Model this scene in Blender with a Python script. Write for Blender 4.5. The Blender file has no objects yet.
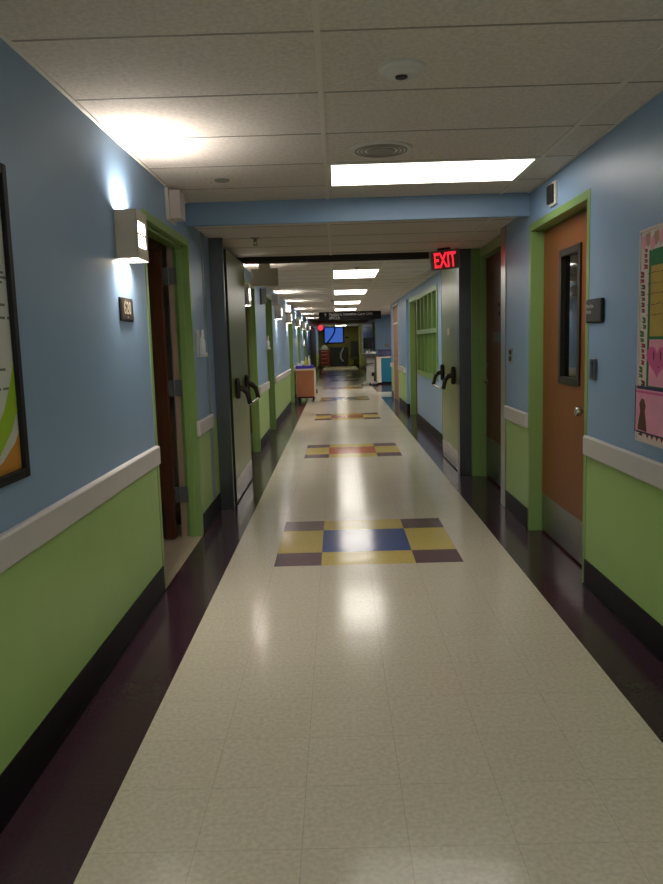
import bpy, bmesh, math, random
from mathutils import Vector, Matrix
random.seed(7)
sc = bpy.context.scene
COL = sc.collection
PI = math.pi

# ------------------------------------------------------------------ materials
def srgb(r, g, b):
    f = lambda c: (c / 255 / 12.92) if c / 255 <= .04045 else ((c / 255 + .055) / 1.055) ** 2.4
    return (f(r), f(g), f(b), 1)

MATS = {}
def mat(name, col, rough=.5, metal=0., spec=.4, noise=0., nscale=40., bump=0., bscale=80., coat=0., rvar=0., stretch=None):
    m = bpy.data.materials.new(name); m.use_nodes = True
    nt = m.node_tree; p = nt.nodes['Principled BSDF']
    p.inputs['Base Color'].default_value = col
    p.inputs['Roughness'].default_value = rough
    p.inputs['Metallic'].default_value = metal
    p.inputs['Specular IOR Level'].default_value = spec
    p.inputs['Coat Weight'].default_value = coat
    tc = nt.nodes.new('ShaderNodeTexCoord'); vec = tc.outputs['Object']
    if stretch:
        mp = nt.nodes.new('ShaderNodeMapping'); mp.inputs['Scale'].default_value = stretch
        nt.links.new(vec, mp.inputs['Vector']); vec = mp.outputs['Vector']
    if noise:
        n = nt.nodes.new('ShaderNodeTexNoise'); n.inputs['Scale'].default_value = nscale; n.inputs['Detail'].default_value = 5
        nt.links.new(vec, n.inputs['Vector'])
        r = nt.nodes.new('ShaderNodeValToRGB')
        a = [max(0, c * (1 - noise)) for c in col[:3]] + [1]; b = [min(1, c * (1 + noise)) for c in col[:3]] + [1]
        r.color_ramp.elements[0].color = a; r.color_ramp.elements[1].color = b
        r.color_ramp.elements[0].position = .3; r.color_ramp.elements[1].position = .7
        nt.links.new(n.outputs['Fac'], r.inputs['Fac']); nt.links.new(r.outputs['Color'], p.inputs['Base Color'])
    if rvar:
        n2 = nt.nodes.new('ShaderNodeTexNoise'); n2.inputs['Scale'].default_value = 3.; n2.inputs['Detail'].default_value = 3
        nt.links.new(vec, n2.inputs['Vector'])
        mr = nt.nodes.new('ShaderNodeMapRange'); mr.inputs['To Min'].default_value = rough - rvar; mr.inputs['To Max'].default_value = rough + rvar
        nt.links.new(n2.outputs['Fac'], mr.inputs['Value']); nt.links.new(mr.outputs['Result'], p.inputs['Roughness'])
    if bump:
        n3 = nt.nodes.new('ShaderNodeTexNoise'); n3.inputs['Scale'].default_value = bscale; n3.inputs['Detail'].default_value = 3
        nt.links.new(vec, n3.inputs['Vector'])
        b = nt.nodes.new('ShaderNodeBump'); b.inputs['Strength'].default_value = bump; b.inputs['Distance'].default_value = .002
        nt.links.new(n3.outputs['Fac'], b.inputs['Height']); nt.links.new(b.outputs['Normal'], p.inputs['Normal'])
    MATS[name] = m
    return m

def emit(name, col, strength):
    m = bpy.data.materials.new(name); m.use_nodes = True
    nt = m.node_tree; p = nt.nodes['Principled BSDF']
    p.inputs['Base Color'].default_value = (.1, .1, .1, 1)
    p.inputs['Emission Color'].default_value = col; p.inputs['Emission Strength'].default_value = strength
    MATS[name] = m
    return m

def floor_tile(name, col, rough=.2, speck=.12):
    """vinyl tile: mottled flecks, fine foot-square joints, wavy polish"""
    m = mat(name, col, rough, spec=.26)
    nt = m.node_tree; p = nt.nodes['Principled BSDF']; L = nt.links
    tc = nt.nodes.new('ShaderNodeTexCoord')
    n = nt.nodes.new('ShaderNodeTexNoise'); n.inputs['Scale'].default_value = 60; n.inputs['Detail'].default_value = 4
    n2 = nt.nodes.new('ShaderNodeTexNoise'); n2.inputs['Scale'].default_value = 1.3; n2.inputs['Detail'].default_value = 3
    br = nt.nodes.new('ShaderNodeTexBrick')
    br.offset = 0; br.inputs['Scale'].default_value = 1; br.inputs['Mortar Size'].default_value = .0012
    br.inputs['Brick Width'].default_value = .3048; br.inputs['Row Height'].default_value = .3048; br.inputs['Mortar Smooth'].default_value = .2
    br.inputs['Color1'].default_value = (1, 1, 1, 1); br.inputs['Color2'].default_value = (.97, .965, .96, 1); br.inputs['Mortar'].default_value = (.74, .72, .68, 1)
    mp = nt.nodes.new('ShaderNodeMapping'); mp.inputs['Location'].default_value = (.0, -(4.7147 % .3048), 0)
    L.new(tc.outputs['Object'], mp.inputs['Vector']); L.new(mp.outputs['Vector'], br.inputs['Vector'])
    for q in (n, n2): L.new(tc.outputs['Object'], q.inputs['Vector'])
    r = nt.nodes.new('ShaderNodeValToRGB')
    r.color_ramp.elements[0].position = .35; r.color_ramp.elements[1].position = .65
    r.color_ramp.elements[0].color = [c * (1 - speck) for c in col[:3]] + [1]; r.color_ramp.elements[1].color = [min(1, c * (1 + speck)) for c in col[:3]] + [1]
    L.new(n.outputs['Fac'], r.inputs['Fac'])
    mx = nt.nodes.new('ShaderNodeMixRGB'); mx.blend_type = 'MULTIPLY'; mx.inputs['Fac'].default_value = 1
    L.new(r.outputs['Color'], mx.inputs['Color1']); L.new(br.outputs['Color'], mx.inputs['Color2'])
    L.new(mx.outputs['Color'], p.inputs['Base Color'])
    mr = nt.nodes.new('ShaderNodeMapRange'); mr.inputs['To Min'].default_value = rough - .03; mr.inputs['To Max'].default_value = rough + .05
    L.new(n2.outputs['Fac'], mr.inputs['Value']); L.new(mr.outputs['Result'], p.inputs['Roughness'])
    n4 = nt.nodes.new('ShaderNodeTexNoise'); n4.inputs['Scale'].default_value = 4; n4.inputs['Detail'].default_value = 4
    mp4 = nt.nodes.new('ShaderNodeMapping'); mp4.inputs['Scale'].default_value = (.8, 2.2, 1)
    L.new(tc.outputs['Object'], mp4.inputs['Vector']); L.new(mp4.outputs['Vector'], n4.inputs['Vector'])
    b = nt.nodes.new('ShaderNodeBump'); b.inputs['Strength'].default_value = .3; b.inputs['Distance'].default_value = .004
    L.new(n4.outputs['Fac'], b.inputs['Height']); L.new(b.outputs['Normal'], p.inputs['Normal'])
    return m

M_beige = floor_tile('beige_vinyl', srgb(210, 201, 180), .15, .09)
M_plum = floor_tile('plum_vinyl', srgb(98, 68, 78), .2, .10)
M_purple = floor_tile('purple_vinyl', srgb(62, 41, 52), .15, .10)
M_yellow = floor_tile('yellow_vinyl', srgb(206, 184, 102), .13, .08)
M_bluet = floor_tile('blue_vinyl', srgb(52, 84, 150), .13, .08)
M_orange = floor_tile('orange_vinyl', srgb(190, 104, 70), .13, .08)
M_slate = floor_tile('slate_vinyl', srgb(62, 80, 108), .15, .08)
M_room = floor_tile('room_vinyl', srgb(180, 165, 140), .3, .08)
M_blue = mat('blue_wall_paint', srgb(140, 169, 200), .38, noise=.02, nscale=6, bump=.10, bscale=260)
M_green = mat('green_wall_paint', srgb(160, 194, 112), .38, noise=.02, nscale=6, bump=.10, bscale=260)
M_frame = mat('green_gloss_frame', srgb(132, 164, 94), .34, noise=.03, nscale=8)
M_rail = mat('white_vinyl_rail', srgb(206, 200, 196), .45, noise=.02, nscale=9)
M_base = mat('black_rubber_base', srgb(15, 9, 16), .5, spec=.25, noise=.1, nscale=14)
M_ceil = mat('ceiling_tile', srgb(226, 216, 206), .9, noise=.11, nscale=55, bump=.8, bscale=90)
M_ceil_white = mat('ceiling_tile_white', srgb(226, 217, 206), .9, noise=.06, nscale=60, bump=.5, bscale=110)
M_grid = mat('grid_bar_white', srgb(230, 222, 210), .5)
M_gridc = mat('grid_bar_grey', srgb(160, 151, 140), .6)
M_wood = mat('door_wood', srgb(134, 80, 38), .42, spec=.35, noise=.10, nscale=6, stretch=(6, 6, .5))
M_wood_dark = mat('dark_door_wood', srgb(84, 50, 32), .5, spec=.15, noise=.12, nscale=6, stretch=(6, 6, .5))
M_steel = mat('brushed_steel', srgb(168, 166, 160), .32, metal=1., noise=.06, nscale=10, stretch=(40, 40, 1))
M_steel_d = mat('dull_steel', srgb(108, 111, 114), .3, metal=1., noise=.06, nscale=10, stretch=(40, 40, 1))
M_chrome = mat('chrome', srgb(205, 203, 198), .18, metal=1.)
M_bronze = mat('dark_bronze', srgb(58, 52, 46), .4, metal=.6)
M_leaf = mat('sage_door_paint', srgb(132, 146, 86), .3, noise=.03, nscale=5)
M_black = mat('black_plastic', srgb(20, 19, 20), .55, spec=.25)
M_darkgrey = mat('dark_grey_plastic', srgb(62, 60, 60), .5)
M_white = mat('white_plastic', srgb(226, 222, 216), .4)
M_pinkwhite = mat('warm_white_plastic', srgb(216, 204, 198), .45)
M_sconce = mat('sconce_beige_metal', srgb(200, 190, 170), .5)
M_paper = mat('white_paper', srgb(216, 216, 206), .7)
M_ink = mat('grey_ink', srgb(120, 120, 112), .8)
M_lime = mat('lime_print', srgb(160, 196, 40), .6)
M_ora = mat('orange_print', srgb(206, 140, 48), .6)
M_plaque = mat('brown_grey_plaque', srgb(58, 50, 44), .5, spec=.2)
M_plaque_text = mat('cream_numerals', srgb(176, 164, 142), .6, spec=.1)
M_gtext = mat('grey_lettering', srgb(176, 170, 166), .6)
M_glass = mat('dark_glass', srgb(10, 11, 12), .04, spec=.8)
M_backing = mat('green_backing_paper', srgb(38, 112, 62), .8)
M_border = mat('cream_border_print', srgb(222, 206, 196), .7)
M_olive = mat('ochre_paper', srgb(188, 156, 68), .8, noise=.04, nscale=20)
M_pink = mat('pink_paper', srgb(232, 158, 182), .8, noise=.06, nscale=14)
M_pinkd = mat('deep_pink_print', srgb(214, 96, 150), .8, noise=.08, nscale=14)
M_navy = mat('navy_card', srgb(36, 42, 76), .6)
M_red = mat('dark_red_print', srgb(150, 34, 48), .7)
M_brown = mat('brown_print', srgb(92, 58, 44), .7)
M_dgreen = mat('green_print', srgb(76, 112, 54), .7)
M_teal = mat('teal_laminate', srgb(28, 104, 126), .4)
M_counter = mat('blue_grey_counter', srgb(70, 76, 104), .5, noise=.3, nscale=9)
M_cartwood = mat('cart_wood', srgb(164, 106, 74), .5, spec=.3, noise=.06, nscale=5, stretch=(5, 5, .6))
M_cream = mat('cream_trim', srgb(216, 200, 176), .5)
M_violet = mat('violet_plastic', srgb(70, 50, 190), .4)
M_redpaint = mat('red_cart_paint', srgb(100, 32, 30), .4)
M_olivewall = mat('olive_wall_paint', srgb(140, 132, 56), .6)
M_greyfab = mat('charcoal_fabric', srgb(48, 50, 50), .9)
M_greyplast = mat('grey_plastic', srgb(150, 148, 138), .5)
M_clear = mat('clear_bottle', srgb(214, 222, 226), .2)
M_yellowp = mat('yellow_plastic', srgb(220, 214, 70), .4)
E_panel = emit('lit_panel', (1.0, .945, .87, 1), 4.5)
E_panel_far = emit('lit_panel_far', (1.0, .94, .85, 1), 7.5)
E_dim = emit('dim_panel', (1.0, .93, .7, 1), 11)
E_alcove_fill = emit('alcove_fill_panel', (1.0, .95, .9, 1), 24)
E_back_fill = emit('back_fill_panel', (1.0, .945, .87, 1), 42)
E_lamp = emit('sconce_lamp', (1.0, .925, .84, 1), 210.0)
E_slot = emit('sconce_slot', (1.0, .94, .86, 1), 7.0)
E_exit = emit('exit_red', (1.0, .015, .035, 1), 1.15)
E_screen = emit('blue_screen', srgb(60, 108, 214), .5)

# ------------------------------------------------------------------ mesh builder
class MB:
    def __init__(s): s.v = []; s.f = []; s.m = []
    def add(s, vs, fs, m=0):
        k = len(s.v); s.v += [tuple(v) for v in vs]; s.f += [tuple(i + k for i in f) for f in fs]; s.m += [m] * len(fs); return s
    def box(s, x0, x1, y0, y1, z0, z1, m=0):
        x0, x1 = sorted((x0, x1)); y0, y1 = sorted((y0, y1)); z0, z1 = sorted((z0, z1))
        return s.add([(x, y, z) for x in (x0, x1) for y in (y0, y1) for z in (z0, z1)],
                     [(0, 1, 3, 2), (4, 6, 7, 5), (0, 4, 5, 1), (2, 3, 7, 6), (0, 2, 6, 4), (1, 5, 7, 3)], m)
    def quad(s, a, b, c, d, m=0): return s.add([a, b, c, d], [(0, 1, 2, 3)], m)
    def tube(s, pts, r, n=10, m=0, caps=True):
        pts = [Vector(p) for p in pts]; rs = r if isinstance(r, (list, tuple)) else [r] * len(pts)
        vs, fs = [], []
        for i, p in enumerate(pts):
            t = (pts[min(i + 1, len(pts) - 1)] - pts[max(i - 1, 0)]).normalized()
            a = t.orthogonal().normalized() if i == 0 else (a - t * a.dot(t)).normalized()
            b = t.cross(a)
            for j in range(n):
                w = 2 * PI * j / n; vs.append(p + (a * math.cos(w) + b * math.sin(w)) * rs[i])
        for i in range(len(pts) - 1):
            for j in range(n):
                fs.append((i * n + j, i * n + (j + 1) % n, (i + 1) * n + (j + 1) % n, (i + 1) * n + j))
        if caps: fs += [tuple(reversed(range(n))), tuple(range((len(pts) - 1) * n, len(pts) * n))]
        return s.add(vs, fs, m)
    def lathe(s, c, prof, axis='z', n=28, m=0):
        """prof: (radius, height) list about an axis through c"""
        c = Vector(c); vs, fs = [], []
        ax = {'x': (Vector((0, 1, 0)), Vector((0, 0, 1)), Vector((1, 0, 0))), 'y': (Vector((0, 0, 1)), Vector((1, 0, 0)), Vector((0, 1, 0))), 'z': (Vector((1, 0, 0)), Vector((0, 1, 0)), Vector((0, 0, 1)))}[axis]
        for r, h in prof:
            for j in range(n):
                w = 2 * PI * j / n; vs.append(c + ax[2] * h + (ax[0] * math.cos(w) + ax[1] * math.sin(w)) * r)
        for i in range(len(prof) - 1):
            for j in range(n):
                fs.append((i * n + j, i * n + (j + 1) % n, (i + 1) * n + (j + 1) % n, (i + 1) * n + j))
        fs += [tuple(reversed(range(n))), tuple(range((len(prof) - 1) * n, len(prof) * n))]
        return s.add(vs, fs, m)
    def prism(s, poly, a0, a1, axis='x', m=0):
        """extrude a 2-D outline along an axis; poly in the other two axes (y,z) (x,z) (x,y)"""
        n = len(poly); vs = []
        for a in (a0, a1):
            for p, q in poly:
                vs.append({'x': (a, p, q), 'y': (p, a, q), 'z': (p, q, a)}[axis])
        fs = [tuple(range(n)), tuple(reversed(range(n, 2 * n)))] + [(i, i + n, (i + 1) % n + n, (i + 1) % n) for i in range(n)]
        return s.add(vs, fs, m)
    def build(s, name, mats, parent=None, bevel=0., smooth=False, kind=None):
        if not isinstance(mats, (list, tuple)): mats = [mats]
        me = bpy.data.meshes.new(name)
        off = Vector((0, 0, 0)); q = parent
        while q is not None: off += q.location; q = q.parent
        me.from_pydata([tuple(Vector(v) - off) for v in s.v], [], s.f)
        for mm in mats: me.materials.append(mm)
        me.polygons.foreach_set('material_index', s.m)
        bm = bmesh.new(); bm.from_mesh(me); bmesh.ops.recalc_face_normals(bm, faces=bm.faces)
        bm.to_mesh(me); bm.free()
        if smooth:
            me.polygons.foreach_set('use_smooth', [True] * len(me.polygons))
        o = bpy.data.objects.new(name, me); COL.objects.link(o)
        if parent is not None: o.parent = parent
        if bevel:
            md = o.modifiers.new('bevel', 'BEVEL'); md.width = bevel; md.segments = 2; md.limit_method = 'ANGLE'; md.angle_limit = .6
            md.harden_normals = False
        if smooth:
            md = o.modifiers.new('edges', 'EDGE_SPLIT'); md.split_angle = .7
        if kind: o['kind'] = kind
        return o

def tag(o, label, cat, group=None, kind=None):
    o['label'] = label; o['category'] = cat
    if group: o['group'] = group
    if kind: o['kind'] = kind
    return o
def thing(name, label, cat, loc, group=None, kind=None):
    o = bpy.data.objects.new(name, None); COL.objects.link(o); o.location = loc; o.empty_display_size = .05
    return tag(o, label, cat, group, kind)
def dup(root, loc, label, group=None):
    r = root.copy(); COL.objects.link(r); r.location = loc; r['label'] = label
    if group: r['group'] = group
    for ch in list(root.children):
        c = ch.copy(); COL.objects.link(c); c.parent = r
        for g in list(ch.children):
            d = g.copy(); COL.objects.link(d); d.parent = c
    return r
def label_part(o, l): o['label'] = l; return o

FACE = {'left': Matrix(((0, 0, 1), (1, 0, 0), (0, 1, 0))), 'right': Matrix(((0, 0, -1), (-1, 0, 0), (0, 1, 0))), 'camera': Matrix(((1, 0, 0), (0, 0, -1), (0, 1, 0)))}
def text(name, s, size, at, face, m, parent=None, depth=.002, weight=0., align='LEFT', sx=1., rot=None):
    cu = bpy.data.curves.new(name, 'FONT'); cu.body = s; cu.size = size; cu.extrude = depth; cu.offset = weight; cu.align_x = align; cu.align_y = 'BOTTOM_BASELINE'
    cu.resolution_u = 4
    t = bpy.data.objects.new(name, cu); COL.objects.link(t)
    dg = bpy.context.evaluated_depsgraph_get()
    me = bpy.data.meshes.new_from_object(t.evaluated_get(dg))
    bpy.data.objects.remove(t); bpy.data.curves.remove(cu)
    R = FACE[face].to_4x4() @ Matrix.Diagonal((sx, 1, 1, 1))
    if rot is not None: R = rot.to_4x4() @ R
    off = Vector((0, 0, 0)); q = parent
    while q is not None: off += q.location; q = q.parent
    me.transform(Matrix.Translation(Vector(at) - off) @ R)
    me.materials.clear(); me.materials.append(m)
    o = bpy.data.objects.new(name, me); COL.objects.link(o)
    if parent is not None: o.parent = parent
    return o

W = 1.216          # half width of the corridor
H1, H2 = 2.422, 2.31
YB, YE = -7.0, 45.0
FT = .3048

# ------------------------------------------------------------------ floor
def floor():
    y0s = [4.7147 + 15 * FT * k for k in range(9)]
    xs = [-3.2, -W - .16, -W, -.913, -2 * FT, -FT, FT, 2 * FT, .931, W, W + .16, 4.6]
    ys = [YB, 4.27, 5.6, 15.8, 19.3, 20.0, 21.2, 27.0, YE]
    for y0 in y0s: ys += [y0, y0 + FT, y0 + 3 * FT, y0 + 4 * FT]
    ys = sorted(set(y for y in ys if YB <= y <= YE))
    b = MB(); idx = {}
    def v(x, y):
        if (x, y) not in idx: idx[(x, y)] = len(b.v); b.v.append((x, y, 0))
        return idx[(x, y)]
    centers = [3, 4, 4, 3, 4, 3, 4, 3, 4]
    for i in range(len(xs) - 1):
        for j in range(len(ys) - 1):
            xc, yc = (xs[i] + xs[i + 1]) / 2, (ys[j] + ys[j + 1]) / 2
            ax = abs(xc)
            if xc < -W: m = 5 if 4.0 < yc < 5.8 else 1
            elif xc < -.913: m = 1
            elif xc > .931:
                m = 1
                if 15.8 < yc < 19.3: m = 7
                elif 19.3 < yc < 21.2: m = 0
            else:
                m = 0
                for k, y0 in enumerate(y0s):
                    if y0 < yc < y0 + 4 * FT and ax < 2 * FT:
                        ex, ey = ax > FT, not (y0 + FT < yc < y0 + 3 * FT)
                        m = 6 if ex and ey else 2 if ex or ey else centers[k]
            b.f.append((v(xs[i], ys[j]), v(xs[i + 1], ys[j]), v(xs[i + 1], ys[j + 1]), v(xs[i], ys[j + 1]))); b.m.append(m)
    o = b.build('floor', [M_beige, M_purple, M_yellow, M_bluet, M_orange, M_room, M_plum, M_slate], kind='structure')
    tag(o, 'polished beige vinyl tile floor with dark purple borders and coloured square inlays', 'floor')
floor()

# ------------------------------------------------------------------ ceiling
def ceiling():
    b = MB()
    b.box(-W - .2, W + .2, YB, 5.53, H1, H1 + .08, 0)
    b.box(-W - .2, W + .2, 5.54, 8.0, H2, H2 + .08, 0)
    b.box(-W - .2, 4.7, 8.0, YE + .1, H2, H2 + .08, 1)
    b.box(-3.3, -W - .2, 3.4, 8.4, 2.42, 2.5, 0)
    o = b.build('ceiling', [M_ceil, M_ceil_white], kind='structure')
    tag(o, 'suspended ceiling of speckled off-white mineral tiles dropping lower past the blue bulkhead', 'ceiling')
    g = MB()
    def bars(ya, yb, z, ycross, xl, xs_long, cm):
        for x in xs_long: g.box(x - .011, x + .011, ya, yb, z - .006, z + .002, 0)
        y = ycross
        while y < yb:
            if y > ya: g.box(-W, xl, y - .005, y + .005, z - .002, z + .002, cm)
            y += 2 * FT
    bars(YB, 5.5, H1, 2.608 - 20 * FT * 2, W, (-.203, 1.016), 1)
    bars(5.56, 7.95, H2, 5.95, W, (-.203, 1.016), 1)
    bars(8.05, 27, H2, 8.33, W, (-.203, .406, 1.016), 1)
    g.box(-W, -W + .018, YB, 5.5, H1 - .006, H1 + .002, 0); g.box(W - .018, W, YB, 5.5, H1 - .006, H1 + .002, 0)
    go = g.build('ceiling_grid', [M_grid, M_gridc], o)
ceiling()
b = MB(); b.box(-W - .2, W + .2, 5.50, 5.54, 2.262, H1 + .02)
tag(b.build('wall_bulkhead', M_blue, kind='structure', bevel=.004), 'blue painted bulkhead spanning the corridor where the ceiling drops', 'bulkhead')

# ------------------------------------------------------------------ walls
RZ = .81
D = .16
def wall_piece(b, s, y0, y1, z0=0., z1=2.5, x=W, d=D, low=1):
    X0, X1 = s * x, s * (x + d)
    if z0 < RZ < z1:
        b.box(X0, X1, y0, y1, z0, RZ, low); b.box(X0, X1, y0, y1, RZ, z1, 0)
    else: b.box(X0, X1, y0, y1, z0, z1, low if z1 <= RZ else 0)

LD = [(4.27, 5.60, 2.18), (8.62, 10.0, 2.18), (11.42, 12.62, 2.18), (16.8, 18.3, 2.15), (20.6, 22.0, 2.15), (24.2, 25.6, 2.15), (31.0, 37.6, 2.10)]
b = MB(); y = YB
for y0, y1, zt in LD:
    wall_piece(b, -1, y, y0 + .03); wall_piece(b, -1, y0 + .03, y1 - .03, zt - .02, 2.5); y = y1 - .03
wall_piece(b, -1, y, YE + .1)
tag(b.build('wall_left', [M_blue, M_green], kind='structure'), 'left corridor wall, light blue above and lime green below a white guard rail', 'wall')

b = MB()
wall_piece(b, 1, YB, 4.23); wall_piece(b, 1, 4.23, 5.47, 2.17, 2.5); wall_piece(b, 1, 5.47, 6.40)
wall_piece(b, 1, 6.40, 7.8, 2.25, 2.5, x=1.36, d=.03); wall_piece(b, 1, 7.78, 8.0)
wall_piece(b, 1, 8.0, 10.40, low=0); wall_piece(b, 1, 10.40, 13.05, 0, .84, low=0); b.box(W, W + D, 10.40, 13.05, 2.16, 2.5, 0)
wall_piece(b, 1, 13.05, 13.2, low=0); b.box(W, W + D, 13.2, 15.1, 2.2, 2.5, 0); b.box(1.32, W + D, 14.6, 15.1, 0, 2.3, 0)
b.box(W, W + D, 15.1, 15.3, 0, 2.5, 0)
wall_piece(b, 1, 15.3, 17.0); b.box(W, W + D, 17.0, 18.6, 2.26, 2.5, 0); wall_piece(b, 1, 18.6, 19.4)
wall_piece(b, 1, 27.0, 27.33); wall_piece(b, 1, 27.33, 29.07, 2.16, 2.5); wall_piece(b, 1, 29.07, YE + .1)
tag(b.build('wall_right', [M_blue, M_green], kind='structure'), 'right corridor wall, light blue above and lime green below a white guard rail', 'wall')
b = MB(); b.box(W + D, 4.6, 27.0, 27.15, 0, 2.5); b.box(4.5, 4.6, 19.4, 27, 0, 2.5); b.box(W + D, 4.6, 19.25, 19.4, 0, 2.5)
tag(b.build('wall_alcove', M_blue, kind='structure'), 'pale blue walls of the nurse station alcove behind the teal desk', 'wall')
b = MB(); b.box(-W - .2, W + .2, YE, YE + .15, 0, 2.5)
tag(b.build('wall_end', M_olivewall, kind='structure'), 'dim olive end wall of the corridor behind the blue screen', 'wall')
b = MB(); b.box(-W - .2, W + .2, YB - .15, YB, 0, 2.5)
tag(b.build('wall_back', M_blue, kind='structure'), 'plain blue wall behind the viewer', 'wall')
b = MB(); b.box(-3.3, -3.2, 3.5, 8.4, 0, 2.42); b.box(-3.3, -W - D, 3.4, 3.5, 0, 2.42); b.box(-3.3, -W - D, 6.4, 6.5, 0, 2.42)
tag(b.build('wall_room', M_cream, kind='structure'), 'dark walls of the room behind the open left door', 'wall')

# ------------------------------------------------------------------ baseboards and guard rails
def base_prof(b, s, y0, y1, x=W):
    b.prism([(s * x, .155), (s * (x - .006), .155), (s * (x - .007), .02), (s * (x - .012), .004), (s * (x - .012), 0), (s * x, 0)], y0, y1, 'y')
b = MB()
for y0, y1 in ((YB, 4.27), (5.6, 6.45), (10.0, 11.42), (12.62, 16.8), (18.3, 20.6), (22.0, 24.2), (25.6, 31.0), (37.6, YE)): base_prof(b, -1, y0, y1)
tag(b.build('baseboard_left', M_base, kind='structure'), 'black rubber cove base along the left wall', 'baseboard')
b = MB()
for y0, y1 in ((YB, 4.20), (5.50, 6.22), (8.0, 13.2), (15.1, 17.0), (18.6, 19.4), (27.0, 27.3), (29.1, 40.97), (41.33, YE)): base_prof(b, 1, y0, y1)
b.box(W, 1.32, 15.085, 15.1, 0, .155)
tag(b.build('baseboard_right', M_base, kind='structure'), 'black rubber cove base along the right wall', 'baseboard')

tn = [0]
def rail(s, y0, y1, where):
    tn[0] += 1
    b = MB(); x0 = W - .001
    b.prism([(s * x0, .756), (s * x0, .866), (s * (x0 - .018), .866), (s * (x0 - .026), .858), (s * (x0 - .026), .764), (s * (x0 - .018), .756)], y0, y1, 'y')
    return tag(b.build('trim_%d' % tn[0], M_rail, kind='structure', bevel=.002), where, 'guard rail')
rail(-1, YB, 4.26, 'long white wall guard rail on the left, below the framed poster')
rail(-1, 5.54, 6.17, 'short white guard rail below the first hand gel dispenser')
rail(-1, 10.02, 11.40, 'white guard rail on the left wall just past the open fire door')
rail(-1, 12.64, 16.78, 'white guard rail on the left wall before the wooden cart')
rail(-1, 18.32, 20.58, 'white guard rail on the left wall beside the wooden cart')
rail(-1, 22.02, 24.18, 'white guard rail on the left wall beyond the wooden cart')
rail(1, YB, 4.19, 'long white wall guard rail on the right, below the bulletin board')
rail(1, 5.51, 6.20, 'short white guard rail between the two wooden doors on the right')
rail(1, 15.4, 16.97, 'white guard rail on the right between blue column and narrow wooden door')
rail(1, 18.62, 19.4, 'white guard rail end beside the nurse station opening')

# ------------------------------------------------------------------ door frames and doors
def frame_mesh(s, y0, y1, zt, x=W, d=.15, face=.05, stop=.09):
    b = MB(); xa, xb = s * (x - .003), s * (x + d)
    b.box(xa, xb, y0, y0 + face, 0, zt); b.box(xa, xb, y1 - face, y1, 0, zt); b.box(xa, xb, y0 + face, y1 - face, zt - face, zt)
    xs0, xs1 = s * (x + stop - .045), s * (x + stop)
    e = .016
    b.box(xs0, xs1, y0 + face, y0 + face + e, 0, zt - face - e); b.box(xs0, xs1, y1 - face - e, y1 - face, 0, zt - face - e); b.box(xs0, xs1, y0 + face + .0001, y1 - face - .0001, zt - face - e, zt - face - .0001)
    return b
def lever(parent, at, s, sign, m=M_chrome, name='door_handle'):
    x, y, z = at
    b = MB(); b.lathe((x, y, z), [(.028, 0), (.028, -s * .008), (.012, -s * .012), (.011, -s * .05)], 'x', 18)
    b.tube([(x - s * .045, y, z), (x - s * .052, y + sign * .03, z), (x - s * .05, y + sign * .11, z - .004)], [.011, .011, .008], 10)
    return b.build(name, m, parent, smooth=True)

dn = [0]
def door(label, loc):
    dn[0] += 1
    return thing('door_%d' % dn[0], label, 'door', loc, kind='structure')

# open wooden door on the left
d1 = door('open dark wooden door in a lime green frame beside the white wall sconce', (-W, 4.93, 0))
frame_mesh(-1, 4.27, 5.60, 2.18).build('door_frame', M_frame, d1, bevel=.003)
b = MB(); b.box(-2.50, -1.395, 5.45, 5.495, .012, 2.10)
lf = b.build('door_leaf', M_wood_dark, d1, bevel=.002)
b = MB(); b.box(-2.46, -1.46, 5.447, 5.4495, .03, .27); b.build('kick_plate', M_bronze, lf)
b = MB(); b.box(-1.33, -1.366, 5.5475, 5.5495, 0, 2.12); label_part(b.build('jamb_strip', mat('bare_jamb', srgb(176, 146, 128), .5), d1), 'pale bare strip of the jamb at the hinges')
for z in (.33, 1.12, 1.92):
    b = MB(); b.box(-1.372, -1.30, 5.51, 5.515, z - .06, z + .06); b.box(-1.395, -1.36, 5.505, 5.512, z - .06, z + .06); b.tube([(-1.36, 5.508, z - .062), (-1.36, 5.508, z + .062)], .007, 10)
    b.build('hinge', mat('hinge_metal', srgb(110, 112, 114), .5, metal=.6), d1)
lever(lf, (-2.40, 5.45, 1.0), 1, 1).location = (0, 0, 0)

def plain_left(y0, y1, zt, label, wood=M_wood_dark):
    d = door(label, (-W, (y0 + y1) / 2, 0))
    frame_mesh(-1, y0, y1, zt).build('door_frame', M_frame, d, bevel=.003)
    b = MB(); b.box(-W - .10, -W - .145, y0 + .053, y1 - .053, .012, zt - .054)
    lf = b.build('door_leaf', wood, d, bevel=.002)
    b = MB(); b.box(-W - .0975, -W - .099, y0 + .09, y1 - .09, .03, .27); b.build('kick_plate', M_steel_d, lf)
    lever(d, (-W - .10, y0 + .13, 1.0), -1, 1)
    return d
plain_left(8.62, 10.0, 2.18, 'recessed wooden door in green frame directly behind the open left fire door')
plain_left(11.42, 12.62, 2.18, 'recessed wooden door in green frame between two lengths of rail on the left')
plain_left(16.8, 18.3, 2.15, 'recessed wooden door in green frame just before the wooden cart')
plain_left(20.6, 22.0, 2.15, 'recessed wooden door in green frame just beyond the wooden cart')
plain_left(24.2, 25.6, 2.15, 'recessed wooden door in green frame, last on the left before the brown doors')
d = door('tall brown wooden doors far along the left wall near the red cart', (-W, 34.3, 0))
b = MB(); b.box(-W + .02, -W - .1, 31.0, 31.06, 0, 2.1); b.box(-W + .02, -W - .1, 37.54, 37.6, 0, 2.1); b.box(-W + .02, -W - .1, 31, 37.6, 2.04, 2.1); b.build('door_frame', M_wood_dark, d)
for k in range(4):
    b = MB(); b.box(-W + .005, -W - .04, 31.07 + k * 1.617, 31.06 + (k + 1) * 1.617, .012, 2.035); b.build('door_leaf', M_wood, d, bevel=.003)

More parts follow.
